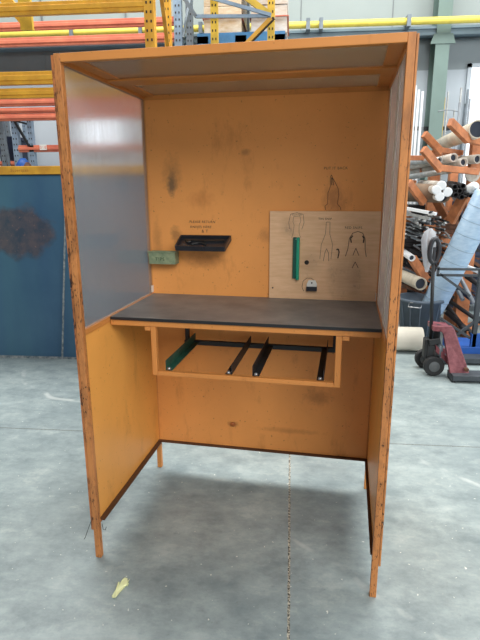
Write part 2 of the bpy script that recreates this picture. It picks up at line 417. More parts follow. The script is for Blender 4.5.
# shelf
wt = MB(); wt.box(T+.003, W-T-.001, .242, D-T-.004, ZW-.012, ZW)
wt = wt.build('worktop', m_top, P, .001, 'scuffed dark grey work surface')
MB().box(T+.003, W-T-.001, .238, .2415, ZW-.013, ZW-.0005).build('worktop_edge', m_topedge, wt)
MB().box(T, W-T, .245, .275, ZW-.038, ZW-.013).build('shelf_rail', m_frame, P, .002)
for x in (T+.001, W-T-.026): MB().box(x, x+.025, .275, D-T-.004, ZW-.03, ZW-.013).build('shelf_bearer', m_frame, P, .001)
# drawer carrier
df = MB()
df.box(.205,.228,.245,.27,.765,.983); df.box(.178,.205,.245,.27,.965,.983)
df.box(.983,1.008,.245,.27,.765,.983); df.box(1.008,1.036,.245,.27,.965,.983)
df.box(.228,.983,.245,.27,.765,.785)
df.build('drawer_frame', m_frame, P, .003)
MB().box(.21,.985,.69,.71,.772,.796).box(.215,.235,.69,.71,.796,1.008).box(.965,.985,.69,.71,.796,1.008).build('rear_bar', m_blk, P, .002, 'black steel bar')
for i, (x, s, m) in enumerate(((.262, 1, m_grn), (.555, -1, m_blk), (.645, 1, m_blk), (.94, -1, m_blk))):
    MB().box(x-.0015, x+.0015, .262, .715, .786, .83).box(min(x, x+s*.028), max(x, x+s*.028), .262, .69, .786, .789).build('drawer_runner', m, P, 0,
        'dark green drawer runner' if i == 0 else 'black drawer runner')
    MB().lathe((x+s*.014,.262,.79), [(.001,0),(.010,.002),(.007,.010),(.001,.012)], 8).build('weld_blob', m_steel, P)
# bolt head on the lower back panel
MB().lathe((.447,D-T-.0025,.311), [(.013,0),(.013,.004),(.008,.007)], 14, (0,-1,0)).build('bolt', m_low, P)
# writing on the back panel
yb = D-T-.0026
text('PUT IT BACK', .0165, 'handwriting', m_ink, P, (.889, yb, 1.636), label='black marker lettering')
text('PLEASE RETURN', .0165, 'handwriting', m_ink, P, (.232, yb, 1.387), shear=.1)
text('KNIVES HERE', .0165, 'handwriting', m_ink, P, (.236, yb, 1.362), shear=.1)
text('& T', .02, 'handwriting', m_ink, P, (.295, yb, 1.34))
def ink(pts, parent, y, r=.0011, m=None, closed=False):
    b = MB(); L = list(pts) + ([pts[0]] if closed else [])
    for a, c in zip(L, L[1:]): b.bar((a[0],y,a[1]), (c[0],y,c[1]), .0006, r*2, (c[1]-a[1], 0, a[0]-c[0]))
    return b.build('pen_outline', m or m_ink, parent)
ink([(.905,1.452),(.90,1.47),(.912,1.48),(.912,1.53),(.922,1.56),(.92,1.60),(.925,1.612),(.93,1.60),(.945,1.575),(.958,1.55),(.962,1.52),(.957,1.48),(.972,1.465),(.975,1.452)], P, yb)
ink([(.928,1.565),(.926,1.60),(.932,1.59),(.936,1.565)], P, yb, .0016)
# legs' rubber shoes
# ------------------------------------------------------------------ things on the booth back (booth frame -> hall frame)
RB = Matrix.Rotation(BR, 4, 'Z')
def bw(x, y, z): return BO + RB @ Vector((x, y, z))
# plywood board
bd = thing('plywood_board', 'plywood tool board with pen outlines leaning on the dark shelf', 'board', bw(.640, D-T-.0145, ZW), BR)
MB().box(0, .518, 0, .011, 0, .425).build('board', m_ply, bd, .001)
MB().lathe((.183,0,.182), [(.011,0),(.011,.003),(.007,.005),(.004,.003)], 14, (0,-1,0)).build('bolt', m_hole, bd, 0, 'dark bolt')
MB().lathe((.018,0,.052), [(.004,0),(.004,.002)], 10, (0,-1,0)).build('screw', m_hole, bd)
yy = -.0006
ink([(.108,.30),(.115,.325),(.118,.36),(.112,.375),(.115,.40),(.145,.402),(.15,.38),(.142,.36),(.142,.325),(.15,.30)], bd, yy, .0008, m_inkb)
ink([(.098,.34),(.092,.37),(.10,.41),(.13,.418),(.16,.41),(.165,.37),(.155,.34)], bd, yy, .001, m_inkb)
ink([(.245,.20),(.25,.27),(.268,.32),(.27,.375),(.287,.375),(.288,.32),(.303,.27),(.298,.20)], bd, yy, .001, m_inkb)
ink([(.262,.19),(.268,.23),(.275,.25),(.285,.23),(.288,.19)], bd, yy, .0012, m_inkb)
ink([(.365,.215),(.375,.25),(.38,.30),(.395,.325),(.418,.333),(.44,.325),(.452,.30),(.455,.25),(.462,.215)], bd, yy, .0014)
ink([(.39,.28),(.385,.30),(.395,.313)], bd, yy, .003)
ink([(.445,.28),(.447,.30),(.44,.313)], bd, yy, .003)
ink([(.40,.22),(.412,.255),(.428,.22)], bd, yy, .0014)
ink([(.40,.16),(.412,.19),(.428,.16)], bd, yy, .0014)
ink([(.33,.205),(.335,.235),(.33,.25),(.322,.245)], bd, yy, .0028)
ink([(.172,.04),(.163,.06),(.168,.09),(.185,.105),(.208,.105),(.226,.09),(.236,.065),(.226,.04)], bd, yy, .001)
text('TIN SNIP', .014, 'handwriting', m_ink, bd, (.232, yy, .385))
text('RED SNIPS', .0155, 'handwriting', m_ink, bd, (.356, yy, .345))
text('CUTTER', .011, 'handwriting', m_inkb, bd, (.108, yy, .404))
# teal handled scraper on its outline
tl = thing('teal_file_holder', 'long teal plastic strip hanging upright on the plywood board', 'tool holder', bw(.772, D-T-.016, 1.1185), BR)
MB().box(-.016,.0,-.012,0,.006,.206).build('dark_channel', m_tealD, tl, .002)
MB().box(.0005,.016,-.020,0,0,.206).build('strip', m_teal, tl, .003)
MB().lathe((0,-.012,.198), [(.0035,0),(.0035,.0025)], 10, (0,-1,0)).build('screw', m_steel, tl)
# grey and white utility item at the foot of the board
sw = thing('blade_dispenser', 'small white and dark grey blade holder low on the plywood board', 'holder', bw(.849, D-T-.016, 1.066), BR)
MB().poly([(-.022,0,.0),(.026,0,.0),(.026,0,.035),(.018,0,.052),(-.014,0,.052),(-.022,0,.035)], (0,-.010,0)).build('body', m_white, sw, .001)
MB().box(-.024,.028,-.018,-.0105,.0,.022).build('blade_slot', m_blk2, sw, .002)
MB().lathe((.002,-.0105,.040), [(.004,0),(.004,.002)], 10, (0,-1,0)).build('screw', m_hole, sw)
# green tray
gt = thing('green_tray', 'small chipped green metal tray fixed at the left of the back panel', 'tray', bw(.032, D-T-.004, 1.184), BR)
g = MB(); L_ = .140; Dp = .055; Hh = .062
g.poly([(0,0,0),(L_,0,0),(L_,-Dp,0),(0,-Dp,0)], (0,0,.002))
g.poly([(0,-Dp,0),(L_,-Dp,0),(L_,-Dp-.006,Hh),(0,-Dp-.006,Hh)], (0,.002,0))
g.poly([(0,0,0),(0,-Dp,0),(0,-Dp-.006,Hh),(0,0,Hh)], (.002,0,0))
g.poly([(L_-.002,0,0),(L_-.002,-Dp,0),(L_-.002,-Dp-.006,Hh),(L_-.002,0,Hh)], (.002,0,0))
g.box(0,L_,-.002,0,0,Hh)
g.build('tray_body', m_gtray, gt, .0006)
MB().box(-.004,L_+.006,-Dp-.012,-Dp-.003,Hh-.003,Hh+.003).build('rim', m_gtray, gt, .001)
text('TIPS', .024, 'lettering', mat('dark_green_mark', (50,78,52), .7), gt, (.035, -Dp-.0045, .018))
# black tray
bt = thing('black_tray', 'black plastic drill-case half used as a shallow tray on the orange back panel', 'tray', bw(.19, D-T-.006, 1.312), BR)
L_ = .255; Dp = .105
b = MB()
b.poly([(0,0,0),(L_,0,0),(L_-.01,-Dp,-.008),(.0,-Dp,-.008)], (0,0,-.006))
for (a, c) in (((0,0),(L_,0)), ((L_,0),(L_-.01,-Dp)), ((L_-.01,-Dp),(0,-Dp)), ((0,-Dp),(0,0))):
    za = -.0 if a[1] == 0 else -.008; zc = -.0 if c[1] == 0 else -.008
    b.bar((a[0],a[1],za+.003),(c[0],c[1],zc+.003), .007, .026)
b.build('tray_body', m_blk2, bt, .001)
# tray is tipped towards the viewer
bt.rotation_euler = (math.radians(20), 0, BR)
b = MB(); b.bar((.03,-.03,.001),(.13,-.036,.0),.012,.012); b.bar((.13,-.036,.0),(.23,-.028,.001),.018,.012)
b.tube([(.07+.075*k/8, -.075+.022*math.sin(PI*k/8), 0) for k in range(9)], .006, 8)
b.lathe((.05,-.045,-.004), [(.012,0),(.012,.012),(.006,.012)], 12)
b.build('moulded_recess', m_blk, bt)
MB().box(.10,.14,-Dp-.006,-Dp-.002,-.016,.006).build('latch', m_blk2, bt)

# scrap of pale paper on the floor
c0 = onfloor(119.5, 588)
sp = [(-.012,-.030),(.006,-.032),(.014,-.014),(.026,.0),(.030,.006),(.040,.003),(.042,.010),(.034,.012),(.038,.022),(.028,.018),(.022,.026),(.008,.026),(.0,.018),(-.006,.006),(-.012,.016),(-.016,.012),(-.010,-.010),(-.020,-.024)]
b = MB(); b.poly([(x*.8, y*1.9, .001+.008*abs(math.sin(x*90+y*60))) for x, y in sp], (0,0,.0012))
tag(b.build('paper_scrap', m_leaf, at0=None), 'crumpled pale yellow scrap lying on the concrete floor in front of the booth', 'litter').location = (c0.x, c0.y, 0)
# wire bits on the leg bottoms
wp = onfloor(84, 524)
b = MB(); q0 = bw(-.001,.01,.155)
tag(MB().tube([bw(.002,-.003,.20), bw(-.008,-.012,.17), bw(-.03,-.02,.11), bw(-.036,-.02,.10)], .0012, 6).build('wire_offcut', m_blk), 'thin dark wire caught on the left front leg of the booth', 'wire')
tag(MB().tube([bw(.026,.03,.15), bw(.035,.02,.13), bw(.045,.02,.128), bw(.05,.02,.145)], .0012, 6).build('wire_offcut', m_blk), 'short curled wire under the left bottom rail of the booth', 'wire')

# ------------------------------------------------------------------ blue steel screen at the left
SD = 4.464
sl = thing('steel_screen', 'large scorched blue steel screen standing on the floor behind the booth', 'screen', (-2.62, SD, 0))
ex = at(62, 300, SD).x + 2.62
MB().box(-.75, 2.0, 0, .012, .02, 1.672).build('panel', m_sheet, sl)
sp0 = at(62, 356, SD-.01)-sl.location; sp1 = at(66, 178, SD-.01)-sl.location
MB().bar((sp0.x,-.004,.02),(sp1.x,-.004,1.66),.014,.016,(0,1,0)).build('seam_strip', m_sheetedge, sl, .002, 'scuffed pale grey seam strip')
MB().box(-.75, 2.0, -.012, .05, 0, .02).build('floor_rail', m_sheetedge, sl)
MB().box(-.75, 2.0, -.03, .07, 1.679, 1.748).build('top_beam', m_yel, sl, .004)
MB().box(-.75, 2.0, -.02, .06, 1.672, 1.679).build('beam_gasket', m_blk, sl)
for x in (-.6, 1.9): MB().box(x, x+.06, .02, .08, 0, 1.672).box(x, x+.06, .08, .4, 0, .04).build('foot', m_blk, sl)
text('Superspan', .034, 'faded_lettering', mat('faded_brown_print', (168,110,50), .7), sl, (.20, -.0308, 1.703), shear=.15)

# ------------------------------------------------------------------ pallet racks
def zat(y, x, Dd): return at(x, y, Dd).z
def upright(parent, px, py, Dd, wpx, z1, m, name='upright', holes=True, z0=0, half=None):
    """square-section rack post with a row of slots"""
    c = at(px, py, Dd) - Vector(parent.location); w_ = wpx*Dd/F/2
    b = MB(); b.box(c.x-w_, c.x+w_, c.y, c.y+w_*2, z0, z1)
    if holes:
        b.k = 1; n = int((z1-max(z0,1.6))/.075)
        for i in range(n):
            z = max(z0,1.6)+.03+i*.075
            for s in (-.45, .45): b.box(c.x+s*w_-.16*w_, c.x+s*w_+.16*w_, c.y-.002, c.y+.001, z, z+.022)
    return b.build(name, [m, m_hole], parent)
def beam(parent, y0, y1, px, Dd, x0, x1, m, name='beam', d=.05):
    za = zat(y1, px, Dd); zc = zat(y0, px, Dd); oy = parent.location.y
    h = zc-za; b = MB()
    b.box(x0, x1, Dd-oy, Dd-oy+d, za, zc)
    b.box(x0, x1, Dd-oy-.012, Dd-oy, za+h*.30, za+h*.70)
    return b.build(name, m, parent, .004)
# near yellow rack
RA = 5.0
ra = thing('pallet_rack', 'tall yellow pallet rack behind the left side of the booth', 'rack', (0, RA, 0))
xr = at(149, 20, RA).x
beam(ra, 3, 16, 0, RA, -4.5, xr-.035, m_yel)
beam(ra, 72, 85, 0, RA, -4.5, xr-.035, m_yel)
beam(ra, 88.5, 98.5, 0, RA, -4.5, xr-.035, m_yel)
upright(ra, 149, 20, RA-.02, 9, 3.9, m_yel)
upright(ra, 167, 20, RA+.9, 6, 3.9, m_yel)
oy = Vector((0, RA, 0))
MB().bar(at(161,-6,RA)-oy, at(168,48,RA+.9)-oy, .035, .035).build('brace', m_yel, ra)
MB().bar(at(-5,-12,RA+.5)-oy, at(26,22,RA+.5)-oy, .05, .1).build('brace', m_yel, ra)
MB().box(at(19,14,RA+.3).x, at(31,14,RA+.3).x, .3, .34, zat(30,25,RA+.3), zat(-8,25,RA+.3)).build('bracket_plate', m_yel2, ra)
# orange beamed rack further back
RBk = 6.8
rb = thing('pallet_rack', 'pallet rack with orange-red beams behind the yellow one', 'rack', (0, RBk, 0))
for (a, c) in ((22.5,31),(38,47)):
    beam(rb, a, c, 0, RBk, -6, at(175,20,RBk).x, m_red)
for (a, c) in ((98.8,106.5),(108,113.5),(114,121)):
    beam(rb, a, c, 0, RBk, -6, at(175,20,RBk).x, m_red)
upright(rb, 177.5, 20, RBk-.03, 7, 4.3, m_blu)
upright(rb, 189, 20, RBk+.3, 6, 4.3, m_gal)
oy = Vector((0, RBk, 0))
MB().bar(at(182,-6,RBk)-oy, at(197,17,RBk)-oy, .03, .03).build('brace', m_gal, rb)
MB().bar(at(183,38,RBk)-oy, at(190,0,RBk+.3)-oy, .03, .03).build('brace', m_gal, rb)
# small rack with grey-blue posts seen above the blue screen
RC = 7.3
rc = thing('pallet_rack', 'low grey-blue rack with numbered orange beam, seen above the blue screen', 'rack', (0, RC, 0))
zt = zat(114, 20, RC)
for px, wp, m, dd in ((2,5,m_gal,0),(7.5,4,m_gal,.5),(15,6,m_blu,0),(30.5,5,m_blu,.0),(25,3,m_blu,.5)):
    upright(rc, px, 140, RC+dd, wp, zt, m)
beam(rc, 145, 152, 40, RC, at(18,148,RC).x, -.9, m_red)
beam(rc, 161, 165.5, 20, RC+.02, -5, at(18,148,RC).x-.05, m_red)
oy = Vector((0, RC, 0))
MB().bar(at(14,120,RC)-oy, at(29,146,RC)-oy, .03, .03).build('brace', m_blk, rc)
MB().bar(at(16,121,RC)-oy, at(27,124,RC)-oy, .025, .025).build('brace', m_blk, rc)
MB().bar(at(0,112,RC)-oy, at(10,168,RC)-oy, .03, .03).build('brace', m_gal, rc)
lp = at(40, 149.3, RC-.02) - oy
lb = MB().box(lp.x, lp.x+.10, lp.y-.006, lp.y-.001, lp.z-.01, lp.z+.062).build('number_label', m_white, rc)
text('018', .056, 'lettering', m_red, lb, (lp.x+.003, lp.y-.0062, lp.z+.006))
c = at(14, 150, RC+.3)
tag(MB().box(c.x-.14, c.x+.12, c.y-.15, c.y+.15, .0, zat(136,14,RC+.1)).box(c.x+.12, c.x+.18, c.y-.1, c.y+.1, zat(140,14,RC+.1), zat(138,14,RC+.1)).build('cabinet', m_navy), 'dark navy machine cabinet behind the blue screen, between grey rack posts', 'cabinet')
c = at(23, 160, RC-.35)
tag(MB().lathe((c.x,c.y,zat(170,23,RC-.3)), [(.06,-1.6),(.08,.0),(.1,.06),(.06,.12),(.03,.15)], 14).build('gas_bottle', m_blue), 'blue rounded cylinder top just above the yellow beam of the screen', 'cylinder')
c = at(26, 163, RC-.4)
tag(MB().lathe((c.x+.02,c.y,zat(170,26,RC-.4)), [(.05,-1.6),(.06,.0),(.055,.05),(.02,.1)], 12).build('gas_bottle', m_rust), 'brown rounded cylinder top beside the blue one above the screen', 'cylinder')
# rack frame above the middle of the booth
RD = 5.6
rd = thing('pallet_rack', 'yellow rack frame with grey braces rising above the middle of the booth', 'rack', (0, RD, 0))
oy = Vector((0, RD, 0))
upright(rd, 214, 20, RD, 6.5, 4.2, m_yel2); upright(rd, 271, 20, RD, 6.5, 4.2, m_yel2)
MB().bar(at(196,16.5,RD-.06)-oy, at(271,16,RD-.06)-oy, .025, .03).build('brace', m_blu, rd)
MB().bar(at(208,-3,RD-.08)-oy, at(271,15,RD-.08)-oy, .025, .03).build('brace', m_blu, rd)
MB().bar(at(196,17,RD-.06)-oy, at(181,-6,RD-.06)-oy, .025, .03).build('brace', m_gal, rd)
MB().bar(at(246,-3,RD-.05)-oy, at(270,15,RD-.05)-oy, .03, .055).build('brace', m_yel2, rd)
MB().bar(at(240,50,RD-.05)-oy, at(271,18,RD-.05)-oy, .03, .035).build('brace', m_yel, rd)
MB().bar(at(243,50,RD-.03)-oy, at(274,18,RD-.03)-oy, .02, .03).build('brace', m_hole, rd)
zbm = zat(47.5, 240, 6.1)
for yb_ in (6.0, 6.9): MB().box(at(190,40,6).x, at(296,40,6).x, yb_-RD, yb_-RD+.05, zbm-.12, zbm-.001).build('beam', m_yel, rd)
upright(rd, 246, 40, 6.95, 6, 4.3, m_gal, holes=False)
for px in (191, 297): upright(rd, px, 40, 6.0, 5, zbm+.0, m_yel2, holes=False)
for px in (214, 271):
    c = at(px, 40, RD); MB().box(c.x-.02, c.x+.02, .07, .4, zbm-.1, zbm-.04).build('beam_arm', m_yel, rd)
# pallet
PX0 = at(198, 40, 6.1).x; PX1 = at(285, 40, 6.1).x; zp1 = zat(33.5, 240, 6.1); ph = zp1-zbm
pl = thing('pallet', 'blue wooden pallet high on the rack above the booth', 'pallet', (PX0, 6.05, zbm))
Lp = PX1-PX0
MB().box(0, Lp, 0, .1, 0, ph*.2).build('bottom_board', m_pal, pl)
MB().box(0, Lp, .8, .9, 0, ph*.2).build('bottom_board', m_pal, pl)
for x in (0, Lp/2-.06, Lp-.12):
    MB().box(x, x+.12, 0, .9, ph*.2, ph*.78).build('block', m_pal, pl)
MB().box(0, Lp, 0, .02, ph*.25, ph*.78).build('stringer', m_pal, pl)
for i in range(6): MB().box(0, Lp, i*.155, i*.155+.125, ph*.78, ph).build('deck_board', m_pal, pl)
def wrapped(x0, x1, label, m, y0=6.1, y1=6.85):
    t_ = thing('wrapped_stack', label, 'package', ((x0+x1)/2, (y0+y1)/2, zp1+.001))
    w_ = (x1-x0)/2; d_ = (y1-y0)/2
    b = MB()
    for i in range(3):
        j = random.uniform(-.012,.0); b.box(-w_-j, w_+j, -d_-j, d_+j, i*.27, i*.27+.265)
    b.build('boards', m, t_, .004)
    for z in (.15,): MB().box(-w_-.008, w_+.008, -d_-.008, d_+.008, z, z+.010).build('strap', m_red, t_)
    return t_
wrapped(at(203,20,6.1).x, at(242,20,6.1).x, 'beige film-wrapped stack on the left half of the blue pallet', m_wrap)
wrapped(at(250,20,6.1).x, at(288,20,6.1).x, 'paler film-wrapped stack on the right half of the blue pallet', m_wrap2)

# ------------------------------------------------------------------ pipe storage at the right
cr_ = thing('cantilever_rack', 'orange cantilever rack full of pipes and sections at the right', 'rack', (1.75, 5.8, 0))
oc = Vector(cr_.location)
for (px, dd, w_) in ((474, 5.75, .14), (433, 6.6, .12), (452, 7.2, .1)):
    c = at(px, 200, dd) - oc; zt_ = zat(138 if w_ > .13 else 150, px, dd)
    MB().box(c.x-w_/2, c.x+w_/2, c.y, c.y+.1, 0, zt_).build('column', m_orng, cr_, .004)
    MB().box(c.x-.05, c.x+.05, c.y-.35, c.y+.5, 0, .1).build('foot', m_orng, cr_, .004)
def arm(a, c, d1, d2, w_=.07, h_=.05):
    MB().bar(at(a[0],a[1],d1)-oc, at(c[0],c[1],d2)-oc, h_, w_).build('arm', m_orng, cr_, .004)
arm((450,122),(468,140),5.2,5.4,.075,.05); arm((466,138),(480,142),5.4,5.6,.07)
arm((424,134),(441,152),5.7,5.8,.07); arm((440,150),(462,153),5.8,5.9,.05); arm((446,150),(447,164),6.0,6.0,.07)
arm((423,149),(441,170),5.3,5.4,.07,.05); arm((440,168),(478,172),5.4,5.5,.06)
arm((408,182),(424,203),5.3,5.4,.07,.05); arm((406,158),(424,158),6,6,.05)
arm((464,196),(450,222),5.4,5.5,.1,.05); arm((410,168),(470,168),6.5,6.5,.05)
arm((402,182),(416,183),6.4,6.4,.06); arm((420,172),(440,172),6.3,6.3,.08)
arm((440,236),(452,250),5.7,5.8,.1); arm((412,258),(426,280),5.5,5.6,.09,.05); arm((446,218),(436,200),5.8,5.9,.08)
arm((448,332),(480,322),5.9,6.0,.05); arm((452,235),(440,262),5.9,5.9,.09); arm((402,205),(410,222),5.9,5.9,.1)
arm((456,275),(458,325),6.3,6.3,.08); arm((402,288),(404,330),6.0,6.0,.1)
MB().lathe(at(472,175,5.7)-oc, [(.07,0),(.07,.03),(.045,.03),(.045,.005)], 20, (0,-1,0)).build('round_plate', m_pvc, cr_)

def pipe(px0, py0, d0, px1, py1, d1, r, m, label, th=.01, group=None, r2=None, name='pipe'):
    p = at(px0,py0,d0); q = at(px1,py1,d1); c = (p+q)/2
    t_ = thing(name, label, 'pipe', c, 0, group)
    b = MB(); p = p-c; q = q-c; d = (q-p).normalized(); b.pipe(p, q, r, th, 20, .2, r2); b.build('tube', m, t_)
    b = MB(); b.lathe(q-d*.035, [((r2 or r)-th-.001, 0), ((r2 or r)-th-.001, .004)], 20, d); b.build('dark_bore', m_inner, t_)
    return t_
pipe(437,146,6.6,478,129,5.35,.066,m_cream,'thick cream pipe with wide open end, highest on the orange rack', r2=.085)
pipe(408,167,6.6,454,157.5,5.5,.042,m_pvc,'grey pipe whose open end is left of two others on the second row')
pipe(412,172,6.6,464,162,5.5,.042,m_pvc,'grey pipe with open end between two others on the second row')
pipe(430,163,6.6,478,159,5.6,.045,m_pvc,'grey pipe with open end by the right edge of the second row')
pipe(404,163,6.7,440,160,5.6,.03,m_alu,'thin pale pipe lying above the grey pipes of the second row')
pipe(404,178,6.4,452,170,5.5,.03,m_alu,'thin pale pipe lowest of the second row of pipes')
# third row
pipe(404,192,5.9,444,194,5.3,.10,m_brn,'thick brown cardboard tube on the third row', r2=.085)
for i, (x, y) in enumerate(((436.5,190),(441.5,185.5),(447.5,192),(439.5,196.5))):
    p = at(x,y,5.2); q = at(x-20,y-2,6.3)
    MBx = thing('capped_tube', ('leftmost','topmost','rightmost','lowest')[i]+' of the four white-capped tubes on the third row', 'tube', p, 0, 'white-capped tubes on the third row')
    d = (q-p).normalized()
    MB().tube([Vector((0,0,0)), q-p], .040, 16).build('tube', m_pvc, MBx)
    MB().lathe((0,0,0), [(.043,-.02),(.043,.012),(.036,.016)], 16, -d).build('end_cap', m_wrod, MBx)
random.seed(3)
k = 0
for i, (x, y) in enumerate(((455,187),(460,191),(456,195),(463,186),(466,193),(462,197),(470,189),(471,195))):
    p = at(x,y,5.25); q = at(x-14,y-3,6.3)
    t_ = tag(MB().pipe(q-p, (0,0,0), .026, .006, 12).build('steel_tube', m_dkcl), 'dark steel tube end in the cluster right of the white-capped tubes', 'tube', 'dark tube ends on the third row'); t_.location = p
p = at(474,187,5.2)
tag(MB().lathe((0,0,0), [(.05,-.5),(.05,0),(.03,.02),(.02,.06)], 14, (0,-1,.2)).build('bagged_roll', m_wrod), 'white wrapped roll end at the right of the third row', 'roll').location = p
# fourth row: heap of bright profiles
for i in range(70):
    x = 402+random.random()*50; y = 211+random.random()*30 + (x-404)*.15
    p = at(x,y,5.35+random.random()*.25); q = at(x-random.uniform(5,22), y-random.uniform(-3,10), 6.4)
    c = (p+q)/2
    t_ = tag(MB().bar(q-c, p-c, random.uniform(.010,.028), random.uniform(.008,.022)).build('profile', (m_alu, m_rod, m_dkcl, m_alu)[i%4]), 'short metal profile in the tangled heap on the fourth row', 'profile', 'metal profiles heaped on the fourth row'); t_.location = c
for i, (a, c, m, r) in enumerate((((404,208),(436,214),m_wrod,.02), ((418,216),(432,212),m_blk,.014), ((404,213),(430,219),m_alu,.018))):
    p = at(a[0],a[1],5.3); q = at(c[0],c[1],5.1); o_ = (p+q)/2
    tag(MB().bar(p-o_, q-o_, r*2, r*1.4).build('flat_section', m), ('long white','short black','pale grey')[i]+' flat section lying on top of the fourth-row heap', 'section').location = o_
# lower bundles
for i in range(80):
    x = 400+random.random()*76; y = 238+random.random()*85
    p = at(x,y,5.75+random.random()*.3); s_ = random.choice((-1,1))
    q = at(x+random.uniform(18,42), y+random.uniform(4,26)*1, 5.9+random.random()*.3)
    if q.z < .06 or p.z < .06: continue
    if q.x > 3: continue
    c = (p+q)/2
    t_ = tag(MB().bar(p-c, q-c, random.uniform(.012,.035), random.uniform(.012,.035)).build('steel_bar', (m_dkcl, m_rust, m_dkcl, m_rod, m_navy)[i%5]), 'dark or rusty bar stacked low in the pipe rack', 'bar', 'bars stacked low in the orange rack'); t_.location = c
# dark mass of stacked sheet behind
for i, (x0, x1, y0, m, lab) in enumerate(((398,424,205,m_dkcl,'dark stacked plate bundle behind the lower left of the pipe rack'), (424,452,212,m_rust,'brown rusty plate bundle behind the middle of the pipe rack'), (452,500,200,m_navy,'dark navy plate bundle behind the right of the pipe rack'))):
    dd = 6.75
    a = at(x0,300,dd).x; c = at(x1,300,dd).x; zt_ = zat(y0,(x0+x1)/2,dd)
    b = MB(); z = .101
    while z < zt_:
        j = random.uniform(-.02,.02); b.box(a+abs(j), c-.012, dd+j, dd+.4+j, z, min(z+.05, zt_)); z += .056
    tag(b.build('plate_bundle', m), lab, 'plates')
for (a, c, m, r, lab) in (((401,184),(401.5,186),m_rust,.02,''),)[:0]: pass
# rolls at lower left of the rack
pipe(396,247,6.2,412,258,5.4,.035,m_wrod,'white roll with dark bore just right of the booth edge')
pipe(390,270,6.2,421,284,5.3,.06,m_cream,'cream cardboard roll above the slate bin', r2=.065)
pipe(392,282,6.1,424,291,5.35,.03,m_rust,'narrow rusty pipe under the cream roll, above the bin')
pipe(450,258,5.9,474,304,5.4,.022,m_rod,'grey pipe sloping down to the right behind the pallet jack')
pipe(444,262,5.9,463,300,5.5,.022,m_rod,'grey pipe sloping steeply, left of its twin behind the pallet jack')
pipe(455,262,5.6,480,272,5.2,.022,m_wrod,'short white pipe lying above the grey cage tubes')
pipe(440,297,5.9,466,332,5.4,.03,m_dkcl,'dark pipe sloping to the floor right of the bin')
pipe(448,300,5.55,486,326,5.2,.02,m_dkcl,'slim dark tube low behind the grey frame, upper of two crossing it')
pipe(446,312,5.6,486,345,5.3,.026,m_dkcl,'slim dark tube low behind the grey frame, lower of two crossing it')
pipe(452,284,5.65,490,312,5.4,.03,m_navy,'navy tube sloping behind the post of the grey frame')
pipe(466,276,5.5,492,294,5.3,.026,m_dkcl,'short dark tube at the right edge just under the grey rails')
# vertical sections on the wall
vr = thing('wall_bar_rack', 'dark slotted rail on the back wall holding upright sections', 'rail', (2.0, WD-.16, 0))
a = at(405,128,WD-.16); c = at(463,128,WD-.16)
MB().box(a.x-2.0, c.x-2.0, 0, .03, a.z-.03, a.z+.01).build('rail', m_rod, vr)
for px in (416,426,434,441,447,456):
    q = at(px,128,WD-.16); MB().box(q.x-2.0-.03, q.x-2.0+.03, -.04, -.001, q.z-.035, q.z+.015).build('clip', m_blk, vr)
labs = []
for i, (px, py, wpx, m, c_) in enumerate(((411,88,2.2,m_wrod,'white'),(415,86,2,m_wrod,'white'),(418.5,90,2,m_wrod,'white'),(422,92,2,m_wrod,'white'),
     (438,106,1.6,m_gal,'grey'),(444,98,1,m_yel2,'yellow'),(448,92,1,m_alu,'pale'),(459,103,1.6,m_rod,'grey'),(461,88,1.4,m_alu,'pale'),(467,90,1.6,m_gal,'grey'),(465,104,1.6,m_gal,'grey'),(469,99,1.2,m_rod,'grey'),(454,110,1,m_alu,'pale'))):
    p = at(px,py,WD-.24); w_ = wpx*(WD-.24)/F
    yy_ = WD-.26-.02*(i%2)
    t_ = MB().box(-w_/2, w_/2, -.012, .012, 0, p.z).build('upright_section', m); t_.location = (p.x, yy_, 0)
    tag(t_, c_+' slim section standing upright against the back wall', 'section', c_+' sections standing at the back wall')
a = at(438,111,WD-.3); pts = [at(438+k*2.2, 111.5-1.6*math.sin(PI*k/9), WD-.3) for k in range(10)]
tag(MB().tube(pts, .006, 6).build('wire_hoop', m_rod), 'thin bent wire looped between the upright sections on the wall', 'wire')

# pale blue roll standing in the bin
bn = at(421, 300, 5.35)
p = at(431,310,5.35); q = at(489,193,5.1); ax = q-p; d = ax.normalized()
dr = thing('film_roll', 'tall pale blue ribbed roll leaning out of the slate bin', 'roll', p)
L_ = ax.length
MB().lathe((0,0,0), [(.09,-.1),(.118,.02),(.125,.3),(.125,L_-.02),(.11,L_)], 28, d).build('roll', m_bubble, dr)
for k_ in range(1, 9): MB().lathe(d*(k_*L_/9), [(.1255,-.003),(.1268,0),(.1255,.003)], 28, d).build('band', m_ring, dr)
# bin
bc = Vector((bn.x, 5.36, 0)); zr = zat(297, 421, 5.35)
bi = thing('rubbish_bin', 'tapered slate-blue plastic bin behind the pallet jack', 'bin', bc)
rt = .225; rb_ = .17
prof = [(rb_,0),(rt,zr-.03),(rt+.02,zr-.03),(rt+.02,zr),(rt-.008,zr),(rb_-.008,.02)]
MB().lathe((0,0,0), prof, 32).build('bin_body', m_bin, bi)
for k_ in range(14):
    t0 = 2*PI*k_/14
    MB().bar((math.cos(t0)*(rb_+.002), math.sin(t0)*(rb_+.002), .02), (math.cos(t0)*(rt+.0), math.sin(t0)*(rt+.0), zr-.04), .012, .006, (math.cos(t0), math.sin(t0), 0)).build('rib', m_bin, bi)
MB().tube([(-.15,-.17,zr-.02),(-.17,-.22,zr-.06),(-.06,-.27,zr-.06),(-.04,-.22,zr-.02),(-.15,-.2,zr-.02)], .007, 8).build('bin_handle', m_steel, bi)
# beige roll on the floor
ro = onfloor(410, 352); rr_ = .118
rl = thing('paper_roll', 'thick beige roll lying on the floor behind the booth leg', 'roll', (ro.x-.25, ro.y+.05, rr_))
MB().pipe((-.55,0,0),(.36,0,0), rr_, .035, 32).build('roll', m_roll, rl)

